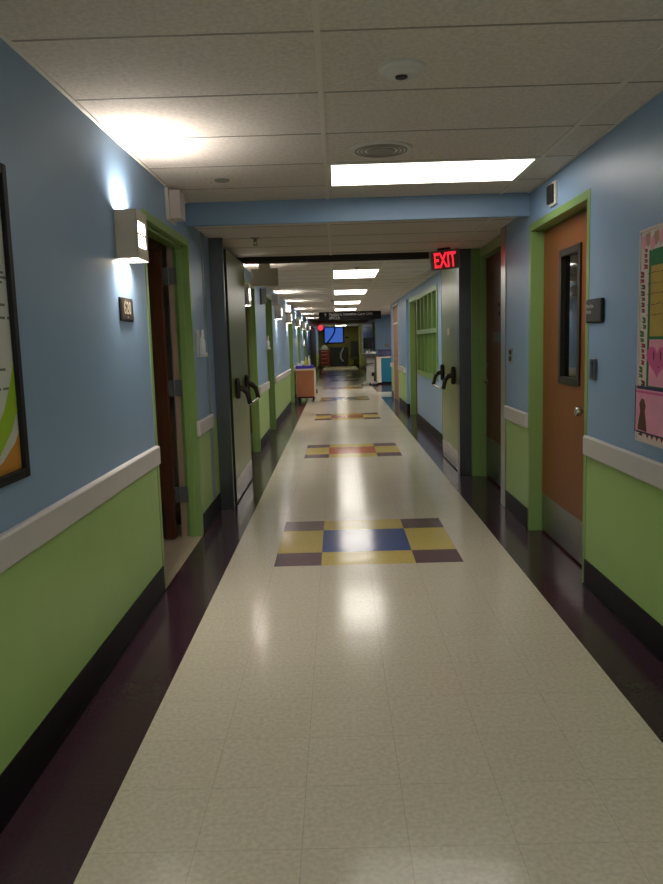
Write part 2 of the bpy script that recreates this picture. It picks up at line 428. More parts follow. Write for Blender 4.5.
# wooden door with narrow window on the right
d = door('brown wooden door with narrow dark window and steel kick plate on the right', (W, 4.85, 0))
frame_mesh(1, 4.20, 5.50, 2.20, stop=.14, d=.16).build('door_frame', M_frame, d, bevel=.003)
XL = 1.305
b = MB()
wy0, wy1, wz0, wz1 = 4.62, 5.03, 1.12, 1.955
ya, yb_, za, zb = 4.253, 5.447, .012, 2.146
b.box(XL, XL + .045, ya, wy0, za, zb); b.box(XL, XL + .045, wy1, yb_, za, zb); b.box(XL, XL + .045, wy0, wy1, za, wz0); b.box(XL, XL + .045, wy0, wy1, wz1, zb)
lf = b.build('door_leaf', M_wood, d)
b = MB(); t = .035
for a in ((wy0 - .01, wy0 + t, wz0 - .01, wz1 + .01), (wy1 - t, wy1 + .01, wz0 - .01, wz1 + .01), (wy0 + t, wy1 - t, wz0 - .01, wz0 + t), (wy0 + t, wy1 - t, wz1 - t, wz1 + .01)):
    b.box(XL - .012, XL + .05, *a)
wf = b.build('window_bezel', M_bronze, lf, bevel=.002)
b = MB(); b.box(XL + .018, XL + .026, wy0 + t, wy1 - t, wz0 + t, wz1 - t); b.build('window_pane', M_glass, wf)
b = MB(); b.box(XL - .0025, XL - .0005, ya + .02, yb_ - .01, .02, .285); b.build('kick_plate', M_steel, lf)
b = MB(); b.lathe((XL, 4.44, .975), [(.034, 0), (.034, -.007), (.013, -.011), (.012, -.04), (.027, -.05), (.031, -.065), (.024, -.08), (.004, -.083)], 'x', 20); b.build('door_knob', M_chrome, lf, smooth=True)

# second wooden door on the right, set in a recess
d = door('dark wooden door with chrome lever recessed behind the right fire door post', (1.34, 7.0, 0))
b = MB()
b.box(1.205, 1.37, 7.745, 7.797, 0, 2.30); b.box(1.29, 1.37, 7.715, 7.745, 0, 2.21); b.box(1.28, 1.37, 6.51, 7.714, 2.211, 2.30); b.box(1.34, 1.39, 6.405, 6.50, 0, 2.3)
b.build('door_frame', M_frame, d, bevel=.003)
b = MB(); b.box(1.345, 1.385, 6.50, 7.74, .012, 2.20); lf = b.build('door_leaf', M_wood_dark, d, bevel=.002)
b = MB(); b.box(1.342, 1.3445, 6.53, 7.71, .03, .42); b.build('kick_plate', M_steel_d, lf)
lever(lf, (1.345, 7.62, .98), 1, -1)
b = MB(); b.lathe((1.345, 7.62, 1.14), [(.03, 0), (.03, -.012), (.02, -.018)], 'x', 16); b.build('deadbolt', M_steel_d, lf, smooth=True)
b = MB(); b.box(1.335, 1.345, 6.95, 7.35, 1.38, 1.47); b.build('door_sign', M_darkgrey, lf, bevel=.002)
b = MB(); b.lathe((1.345, 7.1, 1.72), [(.02, 0), (.02, -.006)], 'x', 12); b.lathe((1.345, 7.1, 1.64), [(.02, 0), (.02, -.006)], 'x', 12); b.build('peephole', M_black, lf)

# green doorway beyond the window
d = door('olive green doorway recessed between the green window and the blue column', (1.3, 13.9, 0))
b = MB(); b.box(1.225, 1.37, 14.50, 14.62, 0, 2.2); b.box(1.225, 1.37, 13.21, 13.27, 0, 2.2); b.box(1.225, 1.37, 13.27, 14.50, 2.12, 2.2); b.build('door_frame', M_frame, d, bevel=.003)
b = MB(); b.box(1.33, 1.37, 13.28, 14.49, .012, 2.11); lf = b.build('door_leaf', M_wood_dark, d); lever(lf, (1.33, 13.42, 1.0), 1, 1)
# light wooden door near the nurse station
d = door('narrow light wooden door with pale strip before the nurse station', (W, 18, 0))
b = MB(); b.box(W - .012, W + .1, 17.0, 17.06, 0, 2.26); b.box(W - .012, W + .1, 18.54, 18.6, 0, 2.26); b.box(W - .012, W + .1, 17.0, 18.6, 2.2, 2.26); b.build('door_frame', M_rail, d)
b = MB(); b.box(W + .005, W + .05, 17.07, 18.53, .012, 1.79); M_pale = mat('pale_wood', srgb(150, 114, 86), .5, spec=.3, noise=.05, nscale=6); lf = b.build('door_leaf', M_pale, d)
b = MB(); b.box(W + .005, W + .05, 17.07, 18.53, 1.835, 2.19); b.build('transom_panel', M_pale, d)
b = MB(); b.box(W - .005, W + .05, 17.07, 18.53, 1.79, 1.835); b.build('transom_bar', M_rail, d)
lever(lf, (W + .005, 17.25, 1.0), 1, 1)

d = door('green framed wooden door far right behind the computer workstation', (W, 28.2, 0))
frame_mesh(1, 27.3, 29.1, 2.18).build('door_frame', M_frame, d)
b = MB(); b.box(W + .10, W + .145, 27.353, 29.047, .012, 2.126); lf = b.build('door_leaf', M_wood, d); lever(lf, (W + .10, 27.5, 1.0), 1, 1)
b = MB(); b.box(W - .16, W - .001, 41.0, 41.3, 0, H2); b.box(W - .17, W - .001, 40.98, 41.32, 0, .12)
tn[0] += 1; tag(b.build('trim_%d' % tn[0], mat('yellow_cream_post', srgb(206, 192, 118), .5), kind='structure'), 'pale yellow post at the far right end beside the dark chair', 'post')

# ------------------------------------------------------------------ cross-corridor fire doors
b = MB(); b.box(-1.098, -W - .02, 6.47, 6.505, 0, H2)
tn[0] += 1; tag(b.build('trim_%d' % tn[0], M_steel_d, kind='structure', bevel=.004), 'dark stainless steel post in front of the open left fire door', 'post')
b = MB(); b.box(1.085, W + .04, 7.80, 7.945, 0, H2)
tn[0] += 1; tag(b.build('trim_%d' % tn[0], M_steel_d, kind='structure', bevel=.004), 'dark stainless steel post under the exit sign on the right', 'post')
b = MB(); b.box(-1.09, 1.09, 7.96, 8.06, 2.258, H2 + .005); b.box(-1.09, 1.09, 7.985, 8.035, 2.245, 2.26)
tn[0] += 1; tag(b.build('trim_%d' % tn[0], M_bronze, kind='structure'), 'dark bronze fire door header spanning the corridor at the ceiling', 'header')
b = MB(); b.box(-W, -1.155, 7.96, 8.06, 0, H2); b.box(-1.09, -W, 7.985, 8.06, 2.25, H2)
tn[0] += 1; tag(b.build('trim_%d' % tn[0], M_bronze, kind='structure'), 'dark fire door jamb at the hinge end of the left leaf', 'jamb')

def panic(parent, s, ya, yb2, xf):
    """crossbar exit device: two dark housings with curved arms that carry a bar; xf = face of the leaf, s = side"""
    p = MB()
    hub = []
    for y in (ya, yb2):
        q = MB(); x = xf
        prof = [(.0, 0), (.035, .0)]
        q.prism([(y - .026, .93), (y - .032, .97), (y - .032, 1.09), (y - .022, 1.125), (y + .022, 1.125), (y + .032, 1.09), (y + .032, .97), (y + .026, .93)], x, x - s * .045, 'x')
        h = q.build('bar_housing', M_bronze, parent, bevel=.02)
        a = MB(); a.tube([(x - s * .03, y, 1.03), (x - s * .075, y, 1.02), (x - s * .105, y, .985), (x - s * .118, y, .93), (x - s * .13, y, .885)], [.03, .027, .023, .021, .024], 12)
        a.build('bar_arm', M_bronze, parent, smooth=True)
    p.tube([(xf - s * .13, ya - .01, .885), (xf - s * .13, yb2 + .01, .885)], .0125, 12)
    p.build('push_bar', M_chrome, parent, smooth=True)
M_edge = mat('dark_green_edge', srgb(44, 52, 34), .6, spec=.2)
M_polish = mat('polished_steel', srgb(176, 172, 168), .24, metal=1.)
def fire_leaf(s, y0, y1, xf, label, ys):
    d = door(label, (s * 1.12, (y0 + y1) / 2, 0))
    b = MB(); b.box(xf, xf + s * .045, y0, y1, .012, 2.243)
    lf = b.build('door_leaf', M_leaf, d, bevel=.002)
    b = MB(); b.box(xf - s * .0015, xf - s * .0003, y0 + .02, y1 - .02, .02, .22); b.build('kick_plate', M_polish, d)
    b = MB(); b.box(xf - s * .002, xf + s * .047, y0 - .003, y0, .02, 2.24); b.box(xf - s * .002, xf + s * .047, y1, y1 + .003, .02, 2.24); b.build('edge_guard', M_edge, d)
    panic(d, s, ys[0], ys[1], xf)
    return d
dl = fire_leaf(-1, 6.66, 7.92, -1.10, 'sage green fire door held open against the left wall with a push bar', (6.90, 7.62))
dr = fire_leaf(1, 7.97, 9.19, 1.10, 'pale green fire door held open on the right below the exit sign', (8.18, 9.02))
b = MB(); b.box(1.0985, 1.095, 8.55, 8.70, 1.46, 1.54); b.build('door_tag', M_cream, dr)

# corner guards
b = MB(); b.box(-W + .004, -W - .001, 6.10, 6.20, .155, H2); b.box(-W + .008, -W - .001, 6.19, 6.205, .155, H2)
tag(b.build('corner_guard', mat('blue_grey_guard', srgb(130, 142, 152), .4), bevel=.001), 'slim steel corner guard on the left wall beside the steel post', 'corner guard')
b = MB(); b.box(W - .006, W - .0005, 6.24, 6.41, 0, H2); b.box(W - .006, W + .12, 6.402, 6.408, 0, H2)
tag(b.build('corner_guard', M_steel, bevel=.002), 'tall steel corner guard on the right beside the recessed wooden door', 'corner guard')

# ------------------------------------------------------------------ window on the right
w = thing('window_1', 'large lime green multi-pane window in the right wall past the fire door', 'window', (W, 11.7, .84), kind='structure')
b = MB(); x0, x1 = W - .015, W + .13
b.box(x0, x1, 10.40, 10.48, .84, 2.16); b.box(x0, x1, 12.97, 13.05, .84, 2.16); b.box(x0, x1, 10.48, 12.97, .84, .91); b.box(x0, x1, 10.48, 12.97, 2.09, 2.16)
b.build('window_frame', M_frame, w, bevel=.003)
b = MB()
for k in range(1, 5): y = 10.48 + k * (2.49 / 5); b.box(x0 + .005, x1 - .005, y - .022, y + .022, .91, 2.09)
b.build('window_mullion', M_frame, w, bevel=.003)
b = MB(); b.box(x0, x1 - .005, 10.48, 12.97, 1.51, 1.575); b.build('window_transom', M_frame, w, bevel=.003)
b = MB(); b.box(x1 - .03, x1 - .022, 10.48, 12.97, .91, 2.09); b.build('window_pane', M_glass, w)

# ------------------------------------------------------------------ ceiling lights
def light(x0, x1, y0, y1, z, em, label, group=None):
    t = thing('ceiling_light', label, 'ceiling light', ((x0 + x1) / 2, (y0 + y1) / 2, z), group)
    b = MB(); e = .022
    b.box(x0 - e, x0, y0 - e, y1 + e, z - .010, z + .001); b.box(x1, x1 + e, y0 - e, y1 + e, z - .010, z + .001); b.box(x0, x1, y0 - e, y0, z - .010, z + .001); b.box(x0, x1, y1, y1 + e, z - .010, z + .001)
    b.build('frame', M_grid, t)
    b = MB(); b.box(x0, x1, y0, y1, z - .007, z - .001); b.build('diffuser', em, t)
    return t
light(-.17, .985, 4.455, 5.025, H1, E_panel, 'wide lit ceiling panel in front of the blue bulkhead')
names = ['first lit ceiling panel beyond the fire door header', 'second lit ceiling panel beyond the fire door header', 'third lit ceiling panel beyond the fire door header', 'lit ceiling panel just in front of the overhead sign']
for k in range(4):
    light(-.18, .385, 9.6 + k * 3.66, 10.8 + k * 3.66, H2, E_panel_far, names[k], 'lengthwise ceiling panels past the fire doors')
light(-.2, .38, 41.0, 42.2, H2, E_dim, 'faint ceiling panel beyond the overhead sign')
light(-.17, .985, -2.86, -2.29, H1, E_back_fill, 'added unseen fill panel on the ceiling behind the viewer')  # extra panel added out of view to brighten the foreground floor and walls
light(2.0, 2.6, 22.4, 23.6, H2, E_alcove_fill, 'added unseen fill panel on the nurse station alcove ceiling')  # added where the camera cannot see it, to brighten the alcove

# ------------------------------------------------------------------ ceiling devices
def disc(name, cat, label, x, y, z, prof, m, extra=None):
    t = thing(name, label, cat, (x, y, z))
    b = MB(); b.lathe((x, y, z), prof, 'z', 36); b.build('body', m, t, smooth=True)
    if extra: extra(t)
    return t
def smoke_extra(t):
    b = MB(); b.lathe((.10, 2.96, H1 - .033), [(.024, 0), (.022, -.007), (.014, -.010)], 'z', 24); b.build('sensor_cap', M_darkgrey, t, smooth=True)
disc('smoke_detector', 'smoke detector', 'round white smoke detector on the nearest ceiling tiles', .10, 2.96, H1, [(.088, .002), (.088, -.010), (.082, -.016), (.066, -.019), (.060, -.028), (.05, -.033), (.03, -.034)], M_white, smoke_extra)
def spk_extra(t):
    b = MB(); b.lathe((.095, 4.16, H1 - .010), [(.075, 0), (.074, -.004), (.0, -.006)], 'z', 30); b.build('inner_disc', M_greyplast, t, smooth=True)
    b = MB()
    for r in (.095, .115, .135): b.lathe((.095, 4.16, H1 - .0), [(r + .004, -.008), (r + .004, -.0125), (r - .004, -.0125), (r - .004, -.008)], 'z', 36)
    b.build('grille_ring', M_gridc, t)
disc('ceiling_speaker', 'speaker', 'round grey ceiling speaker beside the wide lit panel', .095, 4.16, H1, [(.168, .002), (.168, -.008), (.158, -.012), (.15, -.009), (.0, -.0095)], M_white, spk_extra)
disc('sprinkler_cover', 'sprinkler cover', 'small flat sprinkler cover on the ceiling near the white alarm box', -.84, 4.79, H1, [(.045, .002), (.045, -.006), (.038, -.010), (.0, -.011)], M_greyplast)
def sprinkler(x, y, label, z=H2):
    t = thing('ceiling_sprinkler', label, 'sprinkler', (x, y, z))
    b = MB(); b.lathe((x, y, z), [(.04, .002), (.038, -.006), (.016, -.010), (.012, -.03), (.006, -.034)], 'z', 20); b.build('escutcheon', M_greyplast, t, smooth=True)
    b = MB(); b.tube([(x - .012, y, z - .028), (x - .017, y, z - .045), (x, y, z - .062)], .003, 6); b.tube([(x + .012, y, z - .028), (x + .017, y, z - .045), (x, y, z - .062)], .003, 6); b.build('yoke', M_greyplast, t)
    b = MB(); b.lathe((x, y, z - .062), [(.022, 0), (.022, -.003), (.004, -.005)], 'z', 16); b.build('deflector', M_greyplast, t)
    return t
sprinkler(-.83, 6.55, 'sprinkler head under the lowered ceiling behind the bulkhead')
sprinkler(.105, 9.35, 'sprinkler head in front of the first far ceiling panel')
sprinkler(-.24, 16.35, 'sprinkler head beside the third far ceiling panel')
sprinkler(.09, 19.9, 'sprinkler head in front of the overhead sign')

# ------------------------------------------------------------------ wall sconces (left)
def sconce(y, label):
    x, z0, z1, dy, dx = -W, 1.848, 2.08, .205, .106
    t = thing('wall_sconce', label, 'wall light', (x, y, z0), 'wall sconces along the left wall')
    b = MB(); th = .005
    b.box(x, x + .004, y, y + dy, z0, z1); b.box(x, x + dx, y, y + th, z0, z1); b.box(x, x + dx, y + dy - th, y + dy, z0, z1)
    b.box(x + dx - th, x + dx, y, y + dy, z0, z1)
    b.build('housing', M_sconce, t, bevel=.0015)
    for za, zb in ((1.905, 1.960), (1.972, 2.025)):
        b = MB(); b.box(x + dx, x + dx + .002, y + .022, y + dy - .055, za, zb); b.build('diffuser', E_slot, t)
    b = MB(); b.box(x + .008, x + .07, y + .02, y + dy - .02, 1.885, 2.05); b.build('lamp', E_lamp, t)
    return t
s0 = sconce(3.725, 'beige box wall sconce above the numbered plate, nearest on the left')
for y, l in ((-.68, 'added unseen fill sconce on the left wall behind the viewer'), (-5.08, 'farther added fill sconce on the left wall behind the viewer'), (8.40, 'wall sconce glowing on the left behind the blank-backed ceiling sign'), (13.3, 'wall sconce on the left wall past the two green doorways'), (16.2, 'wall sconce on the left wall just before the cart doorway'), (19.95, 'wall sconce on the left wall above and beyond the wooden cart'), (23.55, 'wall sconce second beyond the wooden cart on the left'), (27.6, 'farthest wall sconce on the left before the brown doors')):  # the two behind the viewer are added to lighten the near ceiling
    dup(s0, (-W, y, 1.848), l)

# ------------------------------------------------------------------ numbered plate
t = thing('room_number_plate', 'dark plate with cream number 620 below the nearest wall sconce', 'sign', (-W, 3.84, 1.61))
b = MB(); b.box(-W, -W + .006, 3.71, 3.945, 1.552, 1.668); b.build('backing', M_black, t, bevel=.004)
b = MB(); b.box(-W + .006, -W + .009, 3.725, 3.938, 1.560, 1.661); b.build('face', M_plaque, t, bevel=.002)
text('numerals', '620', .088, (-W + .0095, 3.83, 1.588), 'left', M_plaque_text, t, .0005, .0005, 'CENTER', 1.0)
b = MB(); b.box(-W + .009, -W + .0098, 3.82, 3.84, 1.568, 1.576); b.build('braille', M_plaque_text, t)

# ------------------------------------------------------------------ framed poster left
t = thing('framed_poster', 'black framed white poster with green and orange swoosh on left wall', 'poster', (-W, 1.9, 1.0))
y0, y1, z0, z1 = 1.55, 2.462, 1.01, 2.00
b = MB(); f = .032
for a in ((y0, y0 + f, z0, z1), (y1 - f, y1, z0, z1), (y0 + f, y1 - f, z0, z0 + f), (y0 + f, y1 - f, z1 - f, z1)): b.box(-W, -W + .026, *a)
b.build('frame', M_black, t, bevel=.003)
b = MB(); b.box(-W + .001, -W + .010, y0 + f, y1 - f, z0 + f, z1 - f); sh = b.build('sheet', M_paper, t)
xs = -W + .0105
def arc(yb, zb, pts): return [(y, z) for y, z in pts]
b = MB()
gp = [(2.05, 1.042), (2.17, 1.058), (2.28, 1.10), (2.38, 1.17), (2.468, 1.27), (2.468, 1.48), (2.42, 1.36), (2.34, 1.24), (2.22, 1.14), (2.05, 1.06)]
b.prism(gp, xs - .0004, xs + .0004, 'x'); b.build('green_swoosh', M_lime, sh)
b = MB(); b.prism([(1.9, 1.042), (2.468, 1.042), (2.468, 1.20), (2.40, 1.13), (2.30, 1.08), (2.16, 1.05)], xs - .0005, xs + .0003, 'x'); b.build('orange_swoosh', M_ora, sh)
b = MB()
for k, z in enumerate((1.66, 1.645, 1.63, 1.56, 1.52, 1.44, 1.36, 1.30)):
    y = 2.05; b = MB()
    while y < 2.38 + .05 * math.sin(k * 2):
        l = random.uniform(.03, .08); b.box(xs - .0004, xs + .0003, y, y + l, z, z + .008); y += l + .015
    b.build('text_line', M_ink, sh)

# ------------------------------------------------------------------ alarm box above the left door
t = thing('alarm_box', 'white alarm box high on left wall above the open wooden door', 'alarm', (-W, 5.0, 2.22))
b = MB(); b.box(-W, -W + .022, 4.88, 5.10, 2.21, 2.41); b.build('back_plate', M_white, t, bevel=.004)
b = MB(); b.box(-W + .022, -W + .088, 4.92, 5.07, 2.225, 2.40); b.build('cover', M_pinkwhite, t, bevel=.004)
for y, z, l in ((12.95, 2.06, 'small white alarm box on the left wall past the second green doorway'), (16.5, 2.05, 'small white alarm box on the left wall above the cart doorway')):
    dup(t, (-W, y, z), l)

# ------------------------------------------------------------------ hand gel dispensers
def dispenser(y, label):
    x = -W; z = 1.34
    t = thing('gel_dispenser', label, 'dispenser', (x, y, z), 'hand gel dispensers on the left wall')
    b = MB(); b.box(x, x + .006, y - .055, y + .055, z + .015, z + .20); b.box(x, x + .06, y - .05, y + .05, z, z + .008); b.box(x, x + .004, y - .055, y - .05, z, z + .18); b.box(x + .064, x + .06, y - .05, y + .05, z, z + .03)
    b.build('bracket', M_white, t, bevel=.0015)
    b = MB(); b.lathe((x + .032, y, z + .009), [(.022, 0), (.026, .006), (.026, .095), (.022, .115), (.012, .128), (.012, .14)], 'z', 24); bo = b.build('bottle', M_clear, t, smooth=True)
    b = MB(); b.tube([(x + .038, y, z + .148), (x + .038, y, z + .19)], [.013, .006], 10); b.tube([(x + .038, y, z + .195), (x + .04, y - .03, z + .192), (x + .042, y - .042, z + .183)], [.008, .006, .004], 8); b.build('pump', M_white, bo, smooth=True)
    return t
g0 = dispenser(5.77, 'white hand gel dispenser between open wooden door and left steel post')
dup(g0, (-W, 11.30, 1.34), 'white hand gel dispenser at the green doorway past the left fire door')
dup(g0, (-W, 18.65, 1.34), 'white hand gel dispenser on the left wall above the wooden cart')
dup(g0, (-W, 24.0, 1.34), 'farthest white hand gel dispenser on the left beyond the cart')

# grey plaque standing off the left wall
t = thing('flag_sign', 'narrow grey flag sign high on left wall past the fire door', 'sign', (-W, 10.75, 2.0))
b = MB(); b.box(-W, -W + .02, 10.70, 10.80, 1.97, 2.19); b.build('bracket', M_darkgrey, t)
b = MB(); b.box(-W + .02, -W + .085, 10.745, 10.755, 1.975, 2.19); b.build('panel', M_greyplast, t)

# ------------------------------------------------------------------ exit sign and blank-backed sign
def exit_sign(cx, y, cz, tilt, label, front):
    t = thing('exit_sign', label, 'exit sign', (cx, y, cz))
    w, h, d = .292, .185, .055
    b = MB(); b.box(cx - w / 2, cx + w / 2, y - d / 2, y + d / 2, cz - h / 2, cz + h / 2); b.build('housing', M_greyplast if front else M_sconce, t, bevel=.004)
    b = MB(); b.box(cx - .06, cx + .06, y - .02, y + .02, cz + h / 2, H2 + .002 if not front else cz + h / 2 + .02); b.build('mount', M_darkgrey if front else M_sconce, t)
    if front:
        b = MB(); b.box(cx - w / 2 + .012, cx + w / 2 - .012, y - d / 2 - .002, y - d / 2, cz - h / 2 + .012, cz + h / 2 - .012); fc = b.build('face', mat('sign_face', srgb(128, 114, 102), .5), t)
        text('letters', 'EXIT', .20, (cx - .002, y - d / 2 - .0035, cz - .072), 'camera', E_exit, fc, .001, .0045, 'CENTER', .53)
    t.rotation_euler = (0, -tilt, 0)
    return t
exit_sign(.915, 7.6, 2.19, math.radians(5), 'red lit EXIT sign hanging slightly askew by the right steel post', True)
exit_sign(-.92, 8.3, 2.13, 0, 'blank beige back of an exit sign hanging from the ceiling on the left', False)

# ------------------------------------------------------------------ overhead direction sign
t = thing('overhead_sign', 'long dark overhead sign reading Pediatric Intensive Care Unit', 'sign', (.23, 22.3, 2.05))
b = MB(); b.box(-.66, 1.15, 22.27, 22.33, 2.055, 2.29); sg = b.build('panel', mat('black_sign_panel', srgb(28, 26, 26), .7, spec=.15), t, bevel=.025)
text('lettering', 'Pediatric Intensive Care Unit', .125, (-.36, 22.268, 2.18), 'camera', M_gtext, sg, .001, .001, 'LEFT', .86)
text('lettering', '(PICU)', .115, (-.36, 22.268, 2.08), 'camera', M_gtext, sg, .001, .001, 'LEFT', .95)
b = MB(); b.prism([(-.47, 2.26), (-.51, 2.22), (-.482, 2.22), (-.482, 2.17), (-.458, 2.17), (-.458, 2.22), (-.43, 2.22)], 22.267, 22.269, 'y'); b.build('arrow', M_gtext, sg)
for x in (-.4, .87):
    b = MB(); b.tube([(x, 22.3, 2.28), (x, 22.3, H2)], .006, 8); b.build('hanger', M_steel_d, t)

# ------------------------------------------------------------------ right wall fittings
t = thing('door_plaque', 'dark grey two-line lettered plaque beside the right wooden door', 'sign', (W, 4.08, 1.54))
b = MB(); b.box(W, W - .016, 3.955, 4.205, 1.482, 1.608); b.build('backing', M_black, t, bevel=.008)
b = MB(); b.box(W - .016, W - .019, 3.965, 4.195, 1.490, 1.600); b.build('face', M_darkgrey, t, bevel=.003)
text('lettering', 'Nutrition', .03, (W - .0195, 4.185, 1.562), 'right', M_gtext, t, .0006, .0004)
text('lettering', 'Room', .03, (W - .0195, 4.185, 1.532), 'right', M_gtext, t, .0006, .0004)

t = thing('card_reader', 'small grey metal card reader below the dark plaque', 'card reader', (W, 4.09, 1.23))
b = MB(); b.box(W, W - .014, 4.055, 4.14, 1.178, 1.292); b.build('plate', M_steel_d, t, bevel=.003)
b = MB(); b.box(W - .014, W - .017, 4.085, 4.11, 1.19, 1.28); b.build('slot', M_darkgrey, t)
t = thing('light_switch', 'dark two-button wall switch between the two right wooden doors', 'switch', (W, 6.05, 1.27))
b = MB(); b.box(W, W - .008, 5.995, 6.105, 1.215, 1.335); b.build('plate', M_greyplast, t, bevel=.002)
for z in (1.25, 1.30):
    b = MB(); b.box(W - .008, W - .014, 6.02, 6.08, z - .018, z + .018); b.build('button', M_black, t, bevel=.002)
t = thing('strobe_light', 'white framed fire strobe above the right wooden door', 'strobe', (W, 4.88, 2.29))
b = MB(); b.box(W, W - .018, 4.815, 4.955, 2.225, 2.365); b.build('frame', M_white, t, bevel=.003)
b = MB(); b.box(W - .018, W - .035, 4.835, 4.945, 2.24, 2.35); b.build('lens', M_bronze, t, bevel=.004)

# ------------------------------------------------------------------ bulletin board on the right
by0, by1, bz0, bz1 = 2.15, 3.45, .945, 1.86
XB = W - .018
t = thing('bulletin_board', 'bulletin board with cream word-printed border on the right wall', 'bulletin board', (W, 2.8, .94))
b = MB(); b.box(W - .001, XB, by0, by1, bz0, bz1); bd = b.build('panel', M_backing, t)
b = MB(); f = .085
for a in ((by0, by0 + f, bz0, bz1), (by1 - f, by1, bz0, bz1), (by0 + f, by1 - f, bz0, bz0 + f), (by0 + f, by1 - f, bz1 - f, bz1)): b.box(XB - .0015, XB, *a)
bo = b.build('border', M_border, t)
b = MB(); b.box(W - .001, XB - .006, by1, by1 + .01, bz0 - .01, bz1 + .01); b.box(W - .001, XB - .006, by0, by1, bz1, bz1 + .01); b.box(W - .001, XB - .006, by0, by1, bz0 - .01, bz0); b.build('edge_trim', M_border, t)
cols = [M_red, M_brown, M_dgreen, M_red, M_brown, M_dgreen]
def words_on(y, z0, z1, m, wgt):
    b = MB(); z = z0; xx = XB - .0018
    while z < z1:
        h = random.uniform(.018, .032); a = random.uniform(-.005, .005); l = random.uniform(.03, .045)
        b.prism([(y + a - l / 2, z), (y + a + l / 2, z + .003), (y + a + l / 2, z + h * .45), (y + a - .002, z + h * .35), (y + a + l / 2, z + h * .7), (y + a + l / 2, z + h), (y + a - l / 2, z + h * .8)], xx - .0004, xx + .0004, 'x'); z += h + .003
    b.build('border_words', m, bo)
zz = .96
for k, (l, m, dy) in enumerate(((.035, M_brown, 0), (.05, M_ora, -.01), (.06, M_red, .0), (.10, M_brown, -.012), (.05, M_dgreen, .012), (.11, M_red, -.004), (.05, M_dgreen, .01), (.07, M_dgreen, -.012), (.15, M_brown, .008), (.05, M_red, .018), (.11, M_red, -.008))):
    l *= .74; words_on(by1 - f / 2 + dy, zz, zz + l, m, 1); zz += l + .02
b = MB()
for k in range(14):
    y = by1 - .035 - k * .042; z = bz1 - .045 + .012 * math.sin(k * 2.3); n = 9
    b.prism([(y + (.024 + .009 * (q % 2) + .004 * math.sin(k + q)) * math.cos(2 * PI * q / n), z + (.026 + .010 * (q % 2)) * math.sin(2 * PI * q / n)) for q in range(n)], XB - .0019 - .0001 * (k % 3), XB - .0015, 'x', k % 2)
b.build('border_flowers', [M_pink, mat('tan_print', srgb(176, 140, 104), .7)], bo)
b = MB()
for k in range(12):
    y = by1 - .10 - k * .05; b.prism([(y, bz0 + .03), (y - .02, bz0 + .05 + .01 * (k % 3)), (y - .035, bz0 + .03), (y - .015, bz0 + .012)], XB - .0022, XB - .0016, 'x')
b.build('border_leaves', M_red, bo)

def scribble(parent, y0, y1, zs, x, m):
    for z in zs:
        b = MB(); y = y1
        while y > y0 + .04:
            l = random.uniform(.02, .05); dz = random.uniform(-.004, .004)
            b.prism([(y, z), (y - l, z + dz), (y - l, z + dz + .003), (y, z + .003)], x - .0003, x + .0003, 'x'); y -= l + .01
        b.build('handwriting', m, parent)
sx = XB - .002
t = thing('paper_sheet', 'ochre yellow handwritten sheet pinned at top of the bulletin board', 'paper', (XB, 3.2, 1.4))
b = MB(); b.box(sx, sx - .001, 2.75, 3.335, 1.405, 1.705); p = b.build('sheet', M_olive, t)
scribble(p, 2.8, 3.37, (1.675, 1.63, 1.585, 1.54, 1.495), sx - .0012, M_brown)
t = thing('heart_drawing', 'pink paper with a painted heart below the ochre sheet', 'drawing', (XB, 3.2, 1.2))
b = MB(); b.box(sx, sx - .001, 2.92, 3.335, 1.19, 1.392); p = b.build('sheet', M_pink, t)
def heart(cy, cz, r, sy=1.):
    return [(cy + sy * r * .0625 * 16 * math.sin(a) ** 3, cz + r * .0625 * (13 * math.cos(a) - 5 * math.cos(2 * a) - 2 * math.cos(3 * a) - math.cos(4 * a))) for a in [2 * PI * k / 28 for k in range(28)]]
b = MB(); b.prism(heart(3.25, 1.305, .075, 1.5), sx - .0011, sx - .0015, 'x'); h = b.build('heart', M_pinkd, p)
b = MB()
for y in (3.285, 3.215):
    b = MB(); b.prism([(y - .006, 1.30), (y + .006, 1.31), (y + .004, 1.345), (y - .010, 1.335)], sx - .0016, sx - .0018, 'x'); b.build('eye', M_brown, h)
b = MB(); b.box(sx - .0016, sx - .0018, 3.225, 3.24, 1.272, 1.278); b.build('mouth', M_brown, h)
t = thing('framed_drawing', 'pink drawing of a figure in a navy card frame, lowest on the board', 'drawing', (XB, 3.2, 1.0))
b = MB(); b.box(sx - .001, sx - .004, 3.10, 3.47, .975, 1.185); b.build('card', M_navy, t)
b = MB(); b.box(sx - .004, sx - .005, 3.135, 3.455, .983, 1.172); p = b.build('sheet', M_pink, t)
b = MB(); b.prism([(3.43, .99), (3.33, .985), (3.34, 1.03), (3.355, 1.075), (3.345, 1.10), (3.365, 1.128), (3.395, 1.13), (3.415, 1.105), (3.405, 1.07), (3.42, 1.03)], sx - .0051, sx - .0055, 'x'); b.build('figure', M_brown, p)
b = MB(); b.box(sx - .0051, sx - .0055, 3.135, 3.455, 1.155, 1.165); b.build('stripe', M_pinkd, p)

